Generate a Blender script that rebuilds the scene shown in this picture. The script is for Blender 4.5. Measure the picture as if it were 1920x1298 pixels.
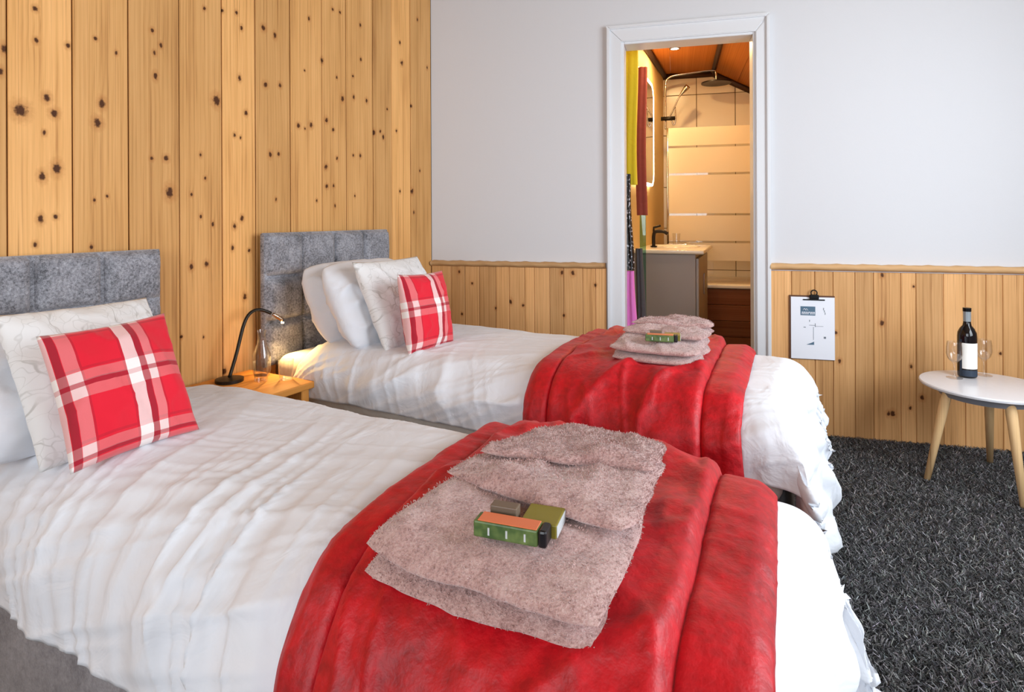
import bpy, bmesh, math, random
import numpy as np
from mathutils import Matrix, Vector

# ------------------------------------------------------------------ clear
for o in list(bpy.data.objects):
    bpy.data.objects.remove(o, do_unlink=True)
SC = bpy.context.scene
COL = SC.collection
random.seed(4)

# ------------------------------------------------------------------ camera
CAM = np.array([2.13, -2.92, 1.114]); YAW = .4973; ROLL = -.0045; FPX = 1127.; HY = 406.6
s_, c_ = math.sin(YAW), math.cos(YAW)
FW = np.array([-s_, c_, 0]); R0 = np.array([c_, s_, 0]); U0 = np.array([0, 0, 1.])
RT = R0*math.cos(ROLL)+U0*math.sin(ROLL); UPV = U0*math.cos(ROLL)-R0*math.sin(ROLL)
cd = bpy.data.cameras.new('camera'); cam = bpy.data.objects.new('camera', cd); COL.objects.link(cam)
cd.sensor_width = 36; cd.lens = FPX/1920*36; cd.shift_y = -(649-HY)/1920; cd.clip_start = .02
cam.matrix_world = Matrix(((RT[0], UPV[0], -FW[0], CAM[0]), (RT[1], UPV[1], -FW[1], CAM[1]), (RT[2], UPV[2], -FW[2], CAM[2]), (0, 0, 0, 1)))
SC.camera = cam

# ------------------------------------------------------------------ world, daylight, exposure
w = bpy.data.worlds.new('sky'); SC.world = w; w.use_nodes = True
w.node_tree.nodes['Background'].inputs[0].default_value = (.75, .86, 1, 1)
w.node_tree.nodes['Background'].inputs[1].default_value = 1.2
SC.view_settings.view_transform = 'Standard'
SC.view_settings.look = 'None'
SC.view_settings.exposure = .0
SC.view_settings.gamma = 1
SC.view_settings.use_curve_mapping = False
TH = .2303          # the partition wall stands a little off square to the timber wall
XR, YF, ZC = 3.75, -4.7, 2.62
WIN_R = (-2.20, -.40, .70, 2.20)     # y0 y1 z0 z1 of the window in the right wall
WIN_F = (.7, 3.2, .75, 2.25)        # x0 x1 z0 z1 of the window behind the camera

def area_light(name, loc, direction, sx, sy, power, color, spread=180):
    l = bpy.data.lights.new(name, 'AREA'); l.shape = 'RECTANGLE'; l.size = sx; l.size_y = sy
    l.energy = power; l.color = color; l.spread = math.radians(spread)
    o = bpy.data.objects.new(name, l); COL.objects.link(o); o.location = loc
    o.rotation_euler = Vector(direction).to_track_quat('-Z', 'Y').to_euler()
    return o
area_light('daylight_right_window', (XR+.03, (WIN_R[0]+WIN_R[1])/2, (WIN_R[2]+WIN_R[3])/2), (-1, 0, -.1), 1.75, 1.5, 86, (.85, .93, 1))
area_light('daylight_rear_window', ((WIN_F[0]+WIN_F[1])/2, YF-.03, (WIN_F[2]+WIN_F[3])/2), (0, 1, -.1), 2.4, 1.5, 56, (.91, .96, 1))

# ------------------------------------------------------------------ helpers
def link(o, parent=None):
    COL.objects.link(o)
    if parent is not None: o.parent = parent
    return o
def tag(o, label=None, cat=None, group=None, kind=None):
    if label: o['label'] = label
    if cat: o['category'] = cat
    if group: o['group'] = group
    if kind: o['kind'] = kind
    return o
def empty(name, loc=(0, 0, 0), rz=0, label=None, cat=None, group=None, kind=None):
    o = bpy.data.objects.new(name, None); link(o); o.location = loc; o.rotation_euler = (0, 0, rz)
    o.empty_display_size = .1
    return tag(o, label, cat, group, kind)
def mesh(name, v, f, mat, parent=None, smooth=False, uv=None):
    m = bpy.data.meshes.new(name); m.from_pydata([tuple(map(float, p)) for p in v], [], [tuple(map(int, q)) for q in f])
    if uv is not None:
        l = m.uv_layers.new(name='UVMap'); idx = np.empty(len(m.loops), dtype=np.int32); m.loops.foreach_get('vertex_index', idx)
        l.data.foreach_set('uv', np.asarray(uv, dtype=np.float32)[idx].ravel())
    m.update()
    if smooth: m.polygons.foreach_set('use_smooth', [True]*len(m.polygons))
    if mat: m.materials.append(mat)
    return link(bpy.data.objects.new(name, m), parent)
def bm_obj(name, bm, mat, parent=None, smooth=False, angle=None):
    bmesh.ops.recalc_face_normals(bm, faces=bm.faces[:])
    m = bpy.data.meshes.new(name); bm.to_mesh(m); bm.free()
    if smooth: m.polygons.foreach_set('use_smooth', [True]*len(m.polygons))
    if angle is not None:
        m.polygons.foreach_set('use_smooth', [True]*len(m.polygons)); m.set_sharp_from_angle(angle=math.radians(angle))
    if mat: m.materials.append(mat)
    return link(bpy.data.objects.new(name, m), parent)
def add_box(bm, x0, x1, y0, y1, z0, z1, bev=0, seg=1):
    r = bmesh.ops.create_cube(bm, size=1)
    for v in r['verts']:
        v.co = Vector(((x0+x1)/2+v.co.x*(x1-x0), (y0+y1)/2+v.co.y*(y1-y0), (z0+z1)/2+v.co.z*(z1-z0)))
    if bev:
        es = list({e for v in r['verts'] for e in v.link_edges})
        bmesh.ops.bevel(bm, geom=es, offset=bev, segments=seg, affect='EDGES', profile=.5)
def box(name, x0, x1, y0, y1, z0, z1, mat, parent=None, bev=0, seg=1, smooth=False):
    bm = bmesh.new(); add_box(bm, x0, x1, y0, y1, z0, z1, bev, seg)
    return bm_obj(name, bm, mat, parent, angle=40 if smooth else None)
def lathe(name, prof, mat, parent=None, n=32, loc=(0, 0, 0), close=False):
    v = []; f = []
    for r, z in prof:
        for k in range(n):
            a = 2*math.pi*k/n; v.append((r*math.cos(a)+loc[0], r*math.sin(a)+loc[1], z+loc[2]))
    for i in range(len(prof)-1):
        for k in range(n):
            a, b = i*n+k, i*n+(k+1) % n; f.append((a, b, b+n, a+n))
    if close:
        f.append(tuple(reversed(range(n)))); f.append(tuple(range((len(prof)-1)*n, len(prof)*n)))
    o = mesh(name, v, f, mat, parent, smooth=True); o.data.set_sharp_from_angle(angle=math.radians(42))
    return o
def tube(name, pts, rad, mat, parent=None, n=10, cap=True):
    pts = [Vector(p) for p in pts]; rads = rad if hasattr(rad, '__len__') else [rad]*len(pts)
    v = []; f = []; prev = None
    for i, p in enumerate(pts):
        t = (pts[min(i+1, len(pts)-1)]-pts[max(i-1, 0)]).normalized()
        if prev is None:
            a = Vector((0, 0, 1)) if abs(t.z) < .9 else Vector((1, 0, 0)); nn = t.cross(a).normalized()
        else:
            nn = (prev-t*prev.dot(t)).normalized()
        prev = nn; b = t.cross(nn)
        for k in range(n):
            an = 2*math.pi*k/n; v.append(p+(nn*math.cos(an)+b*math.sin(an))*rads[i])
    for i in range(len(pts)-1):
        for k in range(n):
            a, b = i*n+k, i*n+(k+1) % n; f.append((a, b, b+n, a+n))
    if cap:
        f.append(tuple(reversed(range(n)))); f.append(tuple(range((len(pts)-1)*n, len(pts)*n)))
    return mesh(name, v, f, mat, parent, smooth=True)
def spline(pts, n=24):
    P = [np.array(p, float) for p in pts]; P = [2*P[0]-P[1]]+P+[2*P[-1]-P[-2]]; out = []
    for i in range(1, len(P)-2):
        for k in range(n):
            t = k/n; a, b, c, d = P[i-1:i+3]
            out.append(.5*(2*b+(c-a)*t+(2*a-5*b+4*c-d)*t*t+(3*b-a-3*c+d)*t**3))
    out.append(P[-2]); return out
def grid_faces(nu, nv):
    i, j = np.meshgrid(np.arange(nu-1), np.arange(nv-1), indexing='ij'); a = (i*nv+j).ravel()
    return np.stack([a, a+nv, a+nv+1, a+1], 1)
# value noise
def _h(i, j, s):
    n = (i*374761393+j*668265263+s*974634777) & 0xffffffff
    n = ((n ^ (n >> 13))*1274126177) & 0xffffffff
    return ((n ^ (n >> 16)) & 0xffff)/65535.
def vn(x, y, s=0):
    x = np.asarray(x, float); y = np.asarray(y, float)
    i = np.floor(x).astype(np.int64); j = np.floor(y).astype(np.int64); fx, fy = x-i, y-j
    fx = fx*fx*fx*(fx*(fx*6-15)+10); fy = fy*fy*fy*(fy*(fy*6-15)+10)
    a = _h(i, j, s); b = _h(i+1, j, s); c = _h(i, j+1, s); d = _h(i+1, j+1, s)
    return (a*(1-fx)+b*fx)*(1-fy)+(c*(1-fx)+d*fx)*fy
def fbm(x, y, s=0, o=4):
    r = 0; a = .5
    for k in range(o): r = r+a*(vn(x*2**k, y*2**k, s+k*17)-.5)*2; a *= .5
    return r
def ridge(x, y, s=0):            # thin creases, 0..1
    return (1-np.abs(2*vn(x, y, s)-1))**3
def sstep(a, b, x):
    t = np.clip((x-a)/(b-a), 0, 1); return t*t*(3-2*t)

# ------------------------------------------------------------------ materials
def srgb(r, g, b):
    f = lambda c: ((c/255+.055)/1.055)**2.4 if c/255 > .04045 else c/255/12.92
    return (f(r), f(g), f(b), 1)
class NT:
    def __init__(s, name):
        s.m = bpy.data.materials.new(name); s.m.use_nodes = True; s.t = s.m.node_tree
        s.b = s.t.nodes['Principled BSDF']; s.out = s.t.nodes['Material Output']
    def n(s, typ, **kw):
        q = s.t.nodes.new(typ)
        for k, v in kw.items():
            if k.startswith('i_'):
                key = k[2:]; key = int(key) if key.isdigit() else key.replace('_', ' ')
                s.set(q.inputs[key], v)
            else: setattr(q, k, v)
        return q
    def set(s, sock, v):
        if hasattr(v, 'is_linked') or hasattr(v, 'links'): s.t.links.new(v, sock)
        elif isinstance(v, bpy.types.Node): s.t.links.new(v.outputs[0], sock)
        else: sock.default_value = v
    def math(s, op, a, b=0., c=None):
        q = s.n('ShaderNodeMath', operation=op); s.set(q.inputs[0], a); s.set(q.inputs[1], b)
        if c is not None: s.set(q.inputs[2], c)
        return q.outputs[0]
    def vmath(s, op, a, b=None):
        q = s.n('ShaderNodeVectorMath', operation=op); s.set(q.inputs[0], a)
        if b is not None: s.set(q.inputs[1], b)
        return q.outputs['Value'] if op in ('LENGTH', 'DOT_PRODUCT') else q.outputs[0]
    def ramp(s, fac, stops, interp='LINEAR'):
        q = s.n('ShaderNodeValToRGB'); s.set(q.inputs[0], fac); cr = q.color_ramp; cr.interpolation = interp
        while len(cr.elements) < len(stops): cr.elements.new(.5)
        for e, (p, c) in zip(cr.elements, stops): e.position = p; e.color = c if hasattr(c, '__len__') else (c, c, c, 1)
        return q.outputs[0]
    def mix(s, fac, a, b, typ='MIX'):
        q = s.n('ShaderNodeMix', data_type='RGBA', blend_type=typ); s.set(q.inputs[0], fac); s.set(q.inputs[6], a); s.set(q.inputs[7], b)
        return q.outputs[2]
    def noise(s, vec, scale, detail=3, rough=.55, dist=0):
        q = s.n('ShaderNodeTexNoise', i_Scale=scale, i_Detail=detail, i_Roughness=rough, i_Distortion=dist)
        if vec is not None: s.set(q.inputs['Vector'], vec)
        return q.outputs[0]
    def mapping(s, vec, scale=(1, 1, 1), loc=(0, 0, 0), rot=(0, 0, 0)):
        q = s.n('ShaderNodeMapping'); s.set(q.inputs[0], vec); q.inputs['Location'].default_value = loc; q.inputs['Rotation'].default_value = rot; q.inputs['Scale'].default_value = scale
        return q.outputs[0]
    def obj(s): return s.n('ShaderNodeTexCoord').outputs['Object']
    def uv(s): return s.n('ShaderNodeTexCoord').outputs['UV']
    def bump(s, h, strength=.3, dist=.01):
        q = s.n('ShaderNodeBump', i_Strength=strength, i_Distance=dist); s.set(q.inputs['Height'], h); s.set(s.b.inputs['Normal'], q.outputs[0])
    def p(s, **kw):
        for k, v in kw.items(): s.set(s.b.inputs[k.replace('_', ' ')], v)
        return s
def plain(name, col, rough=.5, metal=0, **kw):
    t = NT(name); t.p(Base_Color=col, Roughness=rough, Metallic=metal, **kw)
    nz = t.noise(t.obj(), 60, 2); t.p(Roughness=t.math('MULTIPLY_ADD', nz, .12, rough-.06))
    return t.m
def pine(name, knots, hx, base=(224, 168, 102), dark=(150, 90, 42), seed=0., tone=0.):
    """knotty softwood; hx: 0 when the width of the board runs along X, 1 along Y"""
    t = NT(name); oc = t.obj(); rnd = t.n('ShaderNodeObjectInfo').outputs['Random']
    sep = t.n('ShaderNodeSeparateXYZ'); t.set(sep.inputs[0], oc); h = sep.outputs[hx]; z = sep.outputs[2]
    hz = t.n('ShaderNodeCombineXYZ'); t.set(hz.inputs[0], h); t.set(hz.inputs[2], z); hz = hz.outputs[0]
    dmin = 9.
    for kh, kz, r in knots:
        rr = r*.0066
        d = t.vmath('LENGTH', t.vmath('MULTIPLY', t.vmath('SUBTRACT', hz, (kh, 0, kz)), (1/rr, 0, 1/(rr*(1.1+.5*((kh*977) % 1))))))
        dmin = t.math('MINIMUM', dmin, d)
    off = t.math('MULTIPLY', rnd, 37.)
    c2 = t.n('ShaderNodeCombineXYZ'); t.set(c2.inputs[0], t.math('ADD', h, off)); t.set(c2.inputs[2], t.math('ADD', z, off)); t.set(c2.inputs[1], off); c2 = c2.outputs[0]
    big = t.noise(t.mapping(c2, (7, 1, .9)), 1., 2)
    swirl = t.math('DIVIDE', 1.6, t.math('ADD', t.math('MULTIPLY', dmin, t.math('MULTIPLY', dmin, .12)), 1.))
    ph = t.math('ADD', t.math('MULTIPLY', h, 420.), t.math('ADD', t.math('MULTIPLY', big, 20.), t.math('MULTIPLY', swirl, 2.2)))
    rings = t.math('MULTIPLY_ADD', t.math('SINE', ph), .5, .5)
    rings = t.math('POWER', rings, 2.2)
    fine = t.noise(t.mapping(c2, (230, 1, 2.2)), 1., 4, .65)
    streak = t.ramp(t.noise(t.mapping(t.vmath('ADD', c2, t.vmath('MULTIPLY', t.n('ShaderNodeTexNoise', i_Scale=3.).outputs[1], (.02, 0, 0))), (48, 1, .55)), 1., 3, .6), [(.50, 0), (.72, 1)])
    blot = t.noise(t.mapping(c2, (9, 1, 1.6)), 1., 3)
    g = t.math('ADD', t.math('MULTIPLY', rings, .06), t.math('ADD', t.math('MULTIPLY', fine, .46), t.math('MULTIPLY_ADD', blot, .46, t.math('MULTIPLY', streak, .15))))
    lighter = tuple(min(255, c+22) for c in base)
    col = t.ramp(g, [(.30, srgb(*lighter)), (.55, srgb(*base)), (.85, srgb(*dark))])
    var = t.math('MULTIPLY_ADD', t.math('FRACT', t.math('MULTIPLY', rnd, 7.31)), .34, .80+tone)
    vc = t.n('ShaderNodeCombineXYZ'); t.set(vc.inputs[0], var); t.set(vc.inputs[1], t.math('MULTIPLY', var, .985)); t.set(vc.inputs[2], t.math('MULTIPLY', var, .96))
    col = t.mix(1., col, vc.outputs[0], 'MULTIPLY')
    # little resin streaks
    st = t.noise(t.mapping(c2, (170, 1, 1.6)), 1., 2); col = t.mix(t.ramp(st, [(.62, 0), (.74, .5)]), col, srgb(136, 80, 36))
    if knots:
        nd = t.math('ADD', dmin, t.math('MULTIPLY_ADD', t.noise(c2, 90., 2), 1.3, -.65))
        col = t.mix(t.ramp(t.math('MULTIPLY', nd, .1), [(.08, .5), (.24, 0)]), col, srgb(176, 108, 50))
        col = t.mix(t.ramp(t.math('MULTIPLY', nd, .1), [(.06, 1), (.11, 0)]), col, srgb(82, 44, 16))
    t.p(Base_Color=col, Roughness=.62); t.b.inputs['Specular IOR Level'].default_value = .25
    t.bump(g, .12, .002)
    return t.m

def velvet(name, a, b, scale, sheen, rough=.75, crumple=0., lo=.55):
    t = NT(name); oc = t.obj()
    n1 = t.math('MULTIPLY_ADD', t.noise(oc, scale*.16, 3, .6, .6), lo, t.math('MULTIPLY', t.noise(oc, scale*1.7, 3, .75), 1-lo)); n2 = t.noise(oc, scale*6, 3, .6)
    f = t.math('MULTIPLY_ADD', n1, .75, t.math('MULTIPLY', n2, .25))
    t.p(Base_Color=t.ramp(f, [(.36, srgb(*a)), (.64, srgb(*b))]), Roughness=rough)  # light and dark of the nap are mottled into the base colour
    t.b.inputs['Sheen Weight'].default_value = sheen; t.b.inputs['Sheen Roughness'].default_value = .45
    if crumple:
        cr = t.noise(t.mapping(oc, (1, .7, 1), rot=(0, 0, .6)), 7, 2, .45, .5)
        t.bump(t.math('MULTIPLY_ADD', n2, .12, cr), crumple, .035)
    else: t.bump(n2, .25, .004)
    return t.m
M = {}
M['plaster'] = NT('white_plaster'); _t = M['plaster']; _t.p(Base_Color=srgb(214, 214, 217), Roughness=.8); _t.bump(_t.noise(_t.obj(), 90, 3), .08, .003); M['plaster'] = _t.m
M['ceiling'] = plain('ceiling_paint', srgb(158, 132, 102), .85)
M['gap'] = plain('dark_gap', srgb(62, 38, 20), .9)
M['gloss_white'] = plain('white_gloss_paint', srgb(222, 223, 226), .35)
M['rail'] = pine('rail_wood', [], 2, (206, 164, 116), (150, 104, 62))
M['crushed'] = velvet('grey_crushed_velvet', (40, 40, 46), (184, 184, 192), 75, .35, lo=.38)
M['base_velvet'] = velvet('grey_divan_velvet', (104, 100, 104), (168, 164, 168), 30, .4)
M['red'] = velvet('crimson_velvet', (132, 0, 10), (216, 3, 26), 9, .16, rough=.55, crumple=.55); M['red'].node_tree.nodes['Principled BSDF'].inputs['Sheen Tint'].default_value = (1, .25, .25, 1)
def cotton(name, col, weave=.05):
    t = NT(name); t.p(Base_Color=col, Roughness=.85); t.b.inputs['Sheen Weight'].default_value = .15
    fold_ = t.noise(t.mapping(t.obj(), (1, .45, 1), rot=(0, 0, -.35)), 10, 3, .5, 1.4)
    t.bump(t.math('MULTIPLY_ADD', t.noise(t.obj(), 240, 2), .02, fold_), .28, .022); return t.m
M['cotton'] = cotton('white_cotton', srgb(226, 228, 234))
M['sheet'] = cotton('ivory_sheet', srgb(234, 226, 214))
def leafy(name):
    t = NT(name); u = t.uv()
    d = t.mix(.10, u, t.n('ShaderNodeTexNoise', i_Scale=3.5, i_Detail=2.).outputs[1])
    u2 = t.n('ShaderNodeVectorMath', operation='ADD'); nz = t.n('ShaderNodeTexNoise', i_Scale=4., i_Detail=2.); t.set(nz.inputs['Vector'], u)
    t.set(u2.inputs[0], u); sc = t.vmath('MULTIPLY', nz.outputs[1], (.42, .42, 0)); t.set(u2.inputs[1], sc)
    v = t.n('ShaderNodeTexVoronoi', feature='DISTANCE_TO_EDGE', i_Scale=4.2); t.set(v.inputs['Vector'], u2.outputs[0])
    v2 = t.n('ShaderNodeTexVoronoi', feature='DISTANCE_TO_EDGE', i_Scale=11.); t.set(v2.inputs['Vector'], u2.outputs[0])
    brk = t.ramp(t.noise(u, 5., 2), [(.44, 0), (.56, 1)]); a = t.math('MULTIPLY', t.ramp(v.outputs[0], [(.010, 1), (.026, 0)]), t.math('MULTIPLY_ADD', brk, .75, .25)); b = t.math('MULTIPLY', t.ramp(v2.outputs[0], [(.01, 1), (.03, 0)]), .45)
    t.p(Base_Color=t.mix(t.math('MULTIPLY', t.math('MAXIMUM', a, b), .75), srgb(234, 234, 234), srgb(184, 182, 178)), Roughness=.8)
    t.bump(t.noise(t.obj(), 240, 3), .05, .003); return t.m
M['leafy'] = leafy('white_branch_print_cotton')
def tartan(name):
    t = NT(name); sp = t.n('ShaderNodeSeparateXYZ'); t.set(sp.inputs[0], t.uv())
    W = lambda stops: [(p, c) for p, c in stops]
    fv = t.ramp(sp.outputs[0], W([(0, .55), (.022, 0), (.08, .17), (.175, 0), (.50, .62), (.595, 0), (.65, .20), (.725, 0)]), 'CONSTANT')
    dv = t.ramp(sp.outputs[0], W([(0, 0), (.026, 1), (.075, 0), (.175, .5), (.19, 0), (.48, .5), (.50, 0), (.595, 1), (.645, .0), (.725, .4), (.74, 0)]), 'CONSTANT')
    fh = t.ramp(sp.outputs[1], W([(0, .12), (.035, 0), (.065, .13), (.135, 0), (.455, .13), (.535, 0), (.57, .13), (.645, 0), (.965, .12)]), 'CONSTANT')
    dh = t.ramp(sp.outputs[1], W([(0, 0), (.042, .9), (.07, 0), (.15, .4), (.17, 0), (.535, .9), (.575, 0), (.655, .4), (.675, 0), (.94, .5), (.955, 0)]), 'CONSTANT')
    whit = t.math('ADD', t.math('ADD', fv, fh), t.math('MULTIPLY', t.math('MULTIPLY', fv, fh), 17.))
    whit = t.math('MINIMUM', whit, 1.)
    dark = t.math('MULTIPLY', t.math('MAXIMUM', dv, dh), t.math('SUBTRACT', 1., t.math('MULTIPLY', whit, .8)))
    weave = t.noise(t.uv(), 260, 1)
    col = t.mix(t.math('MULTIPLY', dark, .75), srgb(222, 3, 40), srgb(140, 2, 32))
    col = t.mix(t.math('MULTIPLY', whit, t.math('MULTIPLY_ADD', weave, .3, .88)), col, srgb(240, 230, 226))
    t.p(Base_Color=col, Roughness=.85); t.b.inputs['Sheen Weight'].default_value = .2; t.bump(weave, .1, .002); return t.m
M['tartan'] = tartan('red_tartan_wool')
def terry():
    t = NT('dusty_pink_terry'); oc = t.obj(); n = t.noise(oc, 260, 3, .7); n2 = t.noise(oc, 40, 3)
    t.p(Base_Color=t.ramp(t.math('MULTIPLY_ADD', n, .6, t.math('MULTIPLY', n2, .4)), [(.30, srgb(132, 90, 84)), (.5, srgb(192, 152, 146)), (.70, srgb(218, 188, 182))]), Roughness=.95)  # brown end of the ramp paints shading into the pink
    t.b.inputs['Sheen Weight'].default_value = .6; t.bump(n, .6, .006); return t.m
M['terry'] = terry()
def glass(name, tint=(1, 1, 1, 1), alpha=.88):
    t = NT(name); t.t.nodes.remove(t.b)
    g = t.n('ShaderNodeBsdfGlossy', i_Roughness=.02); tr = t.n('ShaderNodeBsdfTransparent'); tr.inputs[0].default_value = tint
    fr = t.n('ShaderNodeLayerWeight', i_Blend=.35); mx = t.n('ShaderNodeMixShader')
    t.set(mx.inputs[0], t.math('MULTIPLY_ADD', t.math('POWER', fr.outputs[1], 2.), .75, .05)); t.set(mx.inputs[1], tr.outputs[0]); t.set(mx.inputs[2], g.outputs[0])
    t.set(t.out.inputs[0], mx.outputs[0]); return t.m
M['glass'] = glass('clear_glass', (.985, .985, .985, 1)); M['pane'] = glass('window_glass', (.98, .99, 1, 1))
M['green_glass'] = glass('teal_glass', (.55, .78, .72, 1))
M['chrome'] = plain('chrome', srgb(200, 195, 188), .18, 1.)
M['black_metal'] = plain('black_metal', srgb(22, 22, 24), .35, .6)
M['bronze'] = plain('dark_bronze', srgb(46, 40, 34), .4, .7)
M['bottle'] = plain('dark_bottle_glass', srgb(14, 10, 14), .08); M['label'] = plain('cream_paper', srgb(238, 236, 230), .7)
M['navy'] = plain('navy_print', srgb(38, 52, 70), .6); M['foil'] = plain('grey_foil', srgb(170, 178, 182), .35, .5)
M['paper'] = plain('white_paper', srgb(238, 240, 248), .7); M['slate'] = plain('slate_blue_print', srgb(84, 112, 134), .7); M['ink'] = plain('grey_ink', srgb(120, 126, 136), .7)
M['board'] = plain('brown_board', srgb(96, 60, 40), .7)
M['table_white'] = plain('white_lacquer', srgb(236, 236, 240), .22); M['apron_grey'] = plain('grey_lacquer', srgb(128, 128, 134), .4)
M['beech'] = pine('beech_leg', [], 0, (222, 184, 134), (190, 146, 96))
M['orange_pine'] = pine('orange_pine', [], 0, (222, 150, 70), (190, 112, 42))
def emit(name, col, st):
    t = NT(name); t.p(Base_Color=col); t.b.inputs['Emission Color'].default_value = col; t.b.inputs['Emission Strength'].default_value = st; return t.m

# ================================================================== THE SETTING
def slab_pieces(name, pieces, mat, kind='structure', parent=None, loc=(0, 0, 0), rz=0):
    bm = bmesh.new()
    for p in pieces: add_box(bm, *p)
    o = bm_obj(name, bm, mat, parent); o.location = loc; o.rotation_euler = (0, 0, rz)
    if kind: o['kind'] = kind
    return o
bu = lambda x: x/math.cos(TH)
floor = slab_pieces('floor', [(-.2, 4.2, YF-.3, 4.0, -.12, 0)], plain('floor_dark_backing', srgb(40, 38, 38), .95))
slab_pieces('ceiling', [(-.2, XR+.2, YF-.2, .02, ZC, ZC+.1), (-.2, XR+.2, 0, .95, ZC, ZC+.1)], M['ceiling'])
wr = slab_pieces('wall_right', [(XR, XR+.15, YF-.15, WIN_R[0], 0, ZC), (XR, XR+.15, WIN_R[1], 1.0, 0, ZC), (XR, XR+.15, WIN_R[0], WIN_R[1], 0, WIN_R[2]), (XR, XR+.15, WIN_R[0], WIN_R[1], WIN_R[3], ZC)], M['plaster'])
wf = slab_pieces('wall_front', [(-.15, WIN_F[0], YF-.15, YF, 0, ZC), (WIN_F[1], XR+.15, YF-.15, YF, 0, ZC), (WIN_F[0], WIN_F[1], YF-.15, YF, 0, WIN_F[2]), (WIN_F[0], WIN_F[1], YF-.15, YF, WIN_F[3], ZC)], M['plaster'])
def window(name, horiz, a0, a1, z0, z1, plane):
    root = empty(name, kind='structure')
    def B(nm, p0, p1, q0, q1, d0, d1, m):
        if horiz: return box(nm, p0, p1, plane+d0, plane+d1, q0, q1, m, root, .004)
        return box(nm, plane+d0, plane+d1, p0, p1, q0, q1, m, root, .004)
    w_ = .055
    B('window_frame', a0, a1, z0, z0+w_, .04, .10, M['gloss_white']); B('window_frame', a0, a1, z1-w_, z1, .04, .10, M['gloss_white'])
    B('window_frame', a0, a0+w_, z0+w_, z1-w_, .04, .10, M['gloss_white']); B('window_frame', a1-w_, a1, z0+w_, z1-w_, .04, .10, M['gloss_white'])
    mid = (a0+a1)/2; B('mullion', mid-.025, mid+.025, z0+w_, z1-w_, .04, .10, M['gloss_white'])
    B('pane', a0+w_, mid-.025, z0+w_, z1-w_, .065, .071, M['pane']); B('pane', mid+.025, a1-w_, z0+w_, z1-w_, .065, .071, M['pane'])
    return root
window('window_1', False, WIN_R[0], WIN_R[1], WIN_R[2], WIN_R[3], XR)
window('window_2', True, WIN_F[0], WIN_F[1], WIN_F[2], WIN_F[3], YF-.15)

# ---- timber wall on the left: one board after another
KL = [(-2.009,1.75,1),(-2.007,1.654,1),(-1.922,1.66,1),(-2.085,1.61,1.3),(-2.098,1.541,1.4),(-1.98,1.485,1.4),(-2.047,1.436,2.6),(-1.96,1.441,1.6),(-1.987,1.377,0.8),(-1.954,1.271,1.7),(-1.993,1.244,1.4),(-1.998,1.114,1.2),(-1.957,1.12,1),(-2.012,1.037,0.9),(-1.842,1.703,0.8),(-1.778,1.671,0.7),(-1.823,1.494,1.5),(-1.837,1.428,1.8),(-1.847,1.174,0.7),(-1.808,1.188,0.7),(-1.857,1.022,0.8),(-1.657,1.779,1),(-1.627,1.734,1),(-1.65,1.702,0.8),(-1.647,1.619,1.2),(-1.661,1.326,0.9),(-1.61,1.33,1.4),(-1.597,1.208,2.2),(-1.457,1.918,0.9),(-1.38,1.933,0.8),(-1.406,1.573,2.4),(-1.475,1.355,0.8),(-1.456,1.267,0.8),(-1.512,1.204,0.8),(-1.475,1.121,0.8),(-1.425,1.091,0.9),(-1.317,1.943,1),(-1.294,1.888,1),(-1.304,1.681,1.1),(-1.275,1.544,1.2),(-1.328,1.448,0.9),(-1.301,1.44,0.7),(-1.296,1.113,1.2),(-1.33,1.081,1.2),(-1.34,0.994,1),(-1.187,1.916,1.5),(-1.129,1.9,1.2),(-1.179,1.679,1.5),(-1.102,1.69,1.2),(-0.862,1.853,1.3),(-0.967,1.783,0.7),(-1.005,1.528,1.4),(-0.93,1.539,1.4),(-0.967,1.519,0.8),(-0.835,1.576,1.5),(-0.791,1.536,1.1),(-0.728,1.695,1.5),(-0.65,1.717,1.1),(-0.557,1.715,1.2),(-0.599,1.918,1),(-0.601,2.092,1),(-0.742,2.115,1),(-0.791,2.115,1),(-0.941,2.027,1),(-0.767,1.793,0.9),(-0.656,1.821,1),(-1.155,1.385,1.3),(-1.112,1.391,1),(-0.839,1.355,1.5),(-0.834,1.262,1.3),(-0.79,1.267,1),(-0.767,1.4,1),(-0.655,1.425,1),(-0.605,1.427,1.1),(-0.504,1.557,1.5),(-0.455,1.57,1),(-0.431,1.541,1.2),(-0.32,1.589,1),(-0.271,1.973,1.6),(-0.288,2.081,1),(-0.398,1.696,1),(-0.19,1.746,1.1),(-0.185,1.262,1.8),(-0.293,1.258,1),(-0.114,1.384,1),(-0.899,1.193,0.8),(-1.127,1.194,0.8),(-0.781,1.171,0.8),(-0.645,1.223,0.8),(-0.171,1.141,1),(-0.039,1.996,1),(-0.13,2.255,1),(-1.514,0.933,1.2),(-1.453,0.937,1.3),(-1.284,0.792,1.3),(-1.263,0.98,1),(-1.378,0.509,1.4),(-1.553,0.677,0.7),(-1.466,0.66,0.6)]
KB = [(2.376,0.82,1.3),(2.512,0.768,0.9),(2.375,0.586,1.5),(2.187,0.388,1.2),(2.171,0.528,1.2),(2.5,0.381,1.1),(2.867,0.463,1),(2.42,0.145,1.8),(2.872,0.851,1.1),(2.545,0.233,1.4),(2.402,0.145,1.2),(2.495,0.18,1),(0.179,0.793,1),(0.258,0.727,1),(0.489,0.629,1.5),(0.564,0.609,1.1),(0.788,0.801,1.3),(0.85,0.8,1.6),(0.799,0.561,1.1),(0.975,0.735,1.1),(0.401,0.587,1),(0.195,0.546,1)]
wl = slab_pieces('wall_left', [(-.16, -.012, YF, .12, 0, ZC)], M['gap'])
edges = [-2.08, -1.909, -1.738, -1.558, -1.383, -1.228, -1.047, -.862, -.702, -.508, -.359, -.196, -.001]
e0 = []
yy = -2.08
rr_ = random.Random(3)
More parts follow.
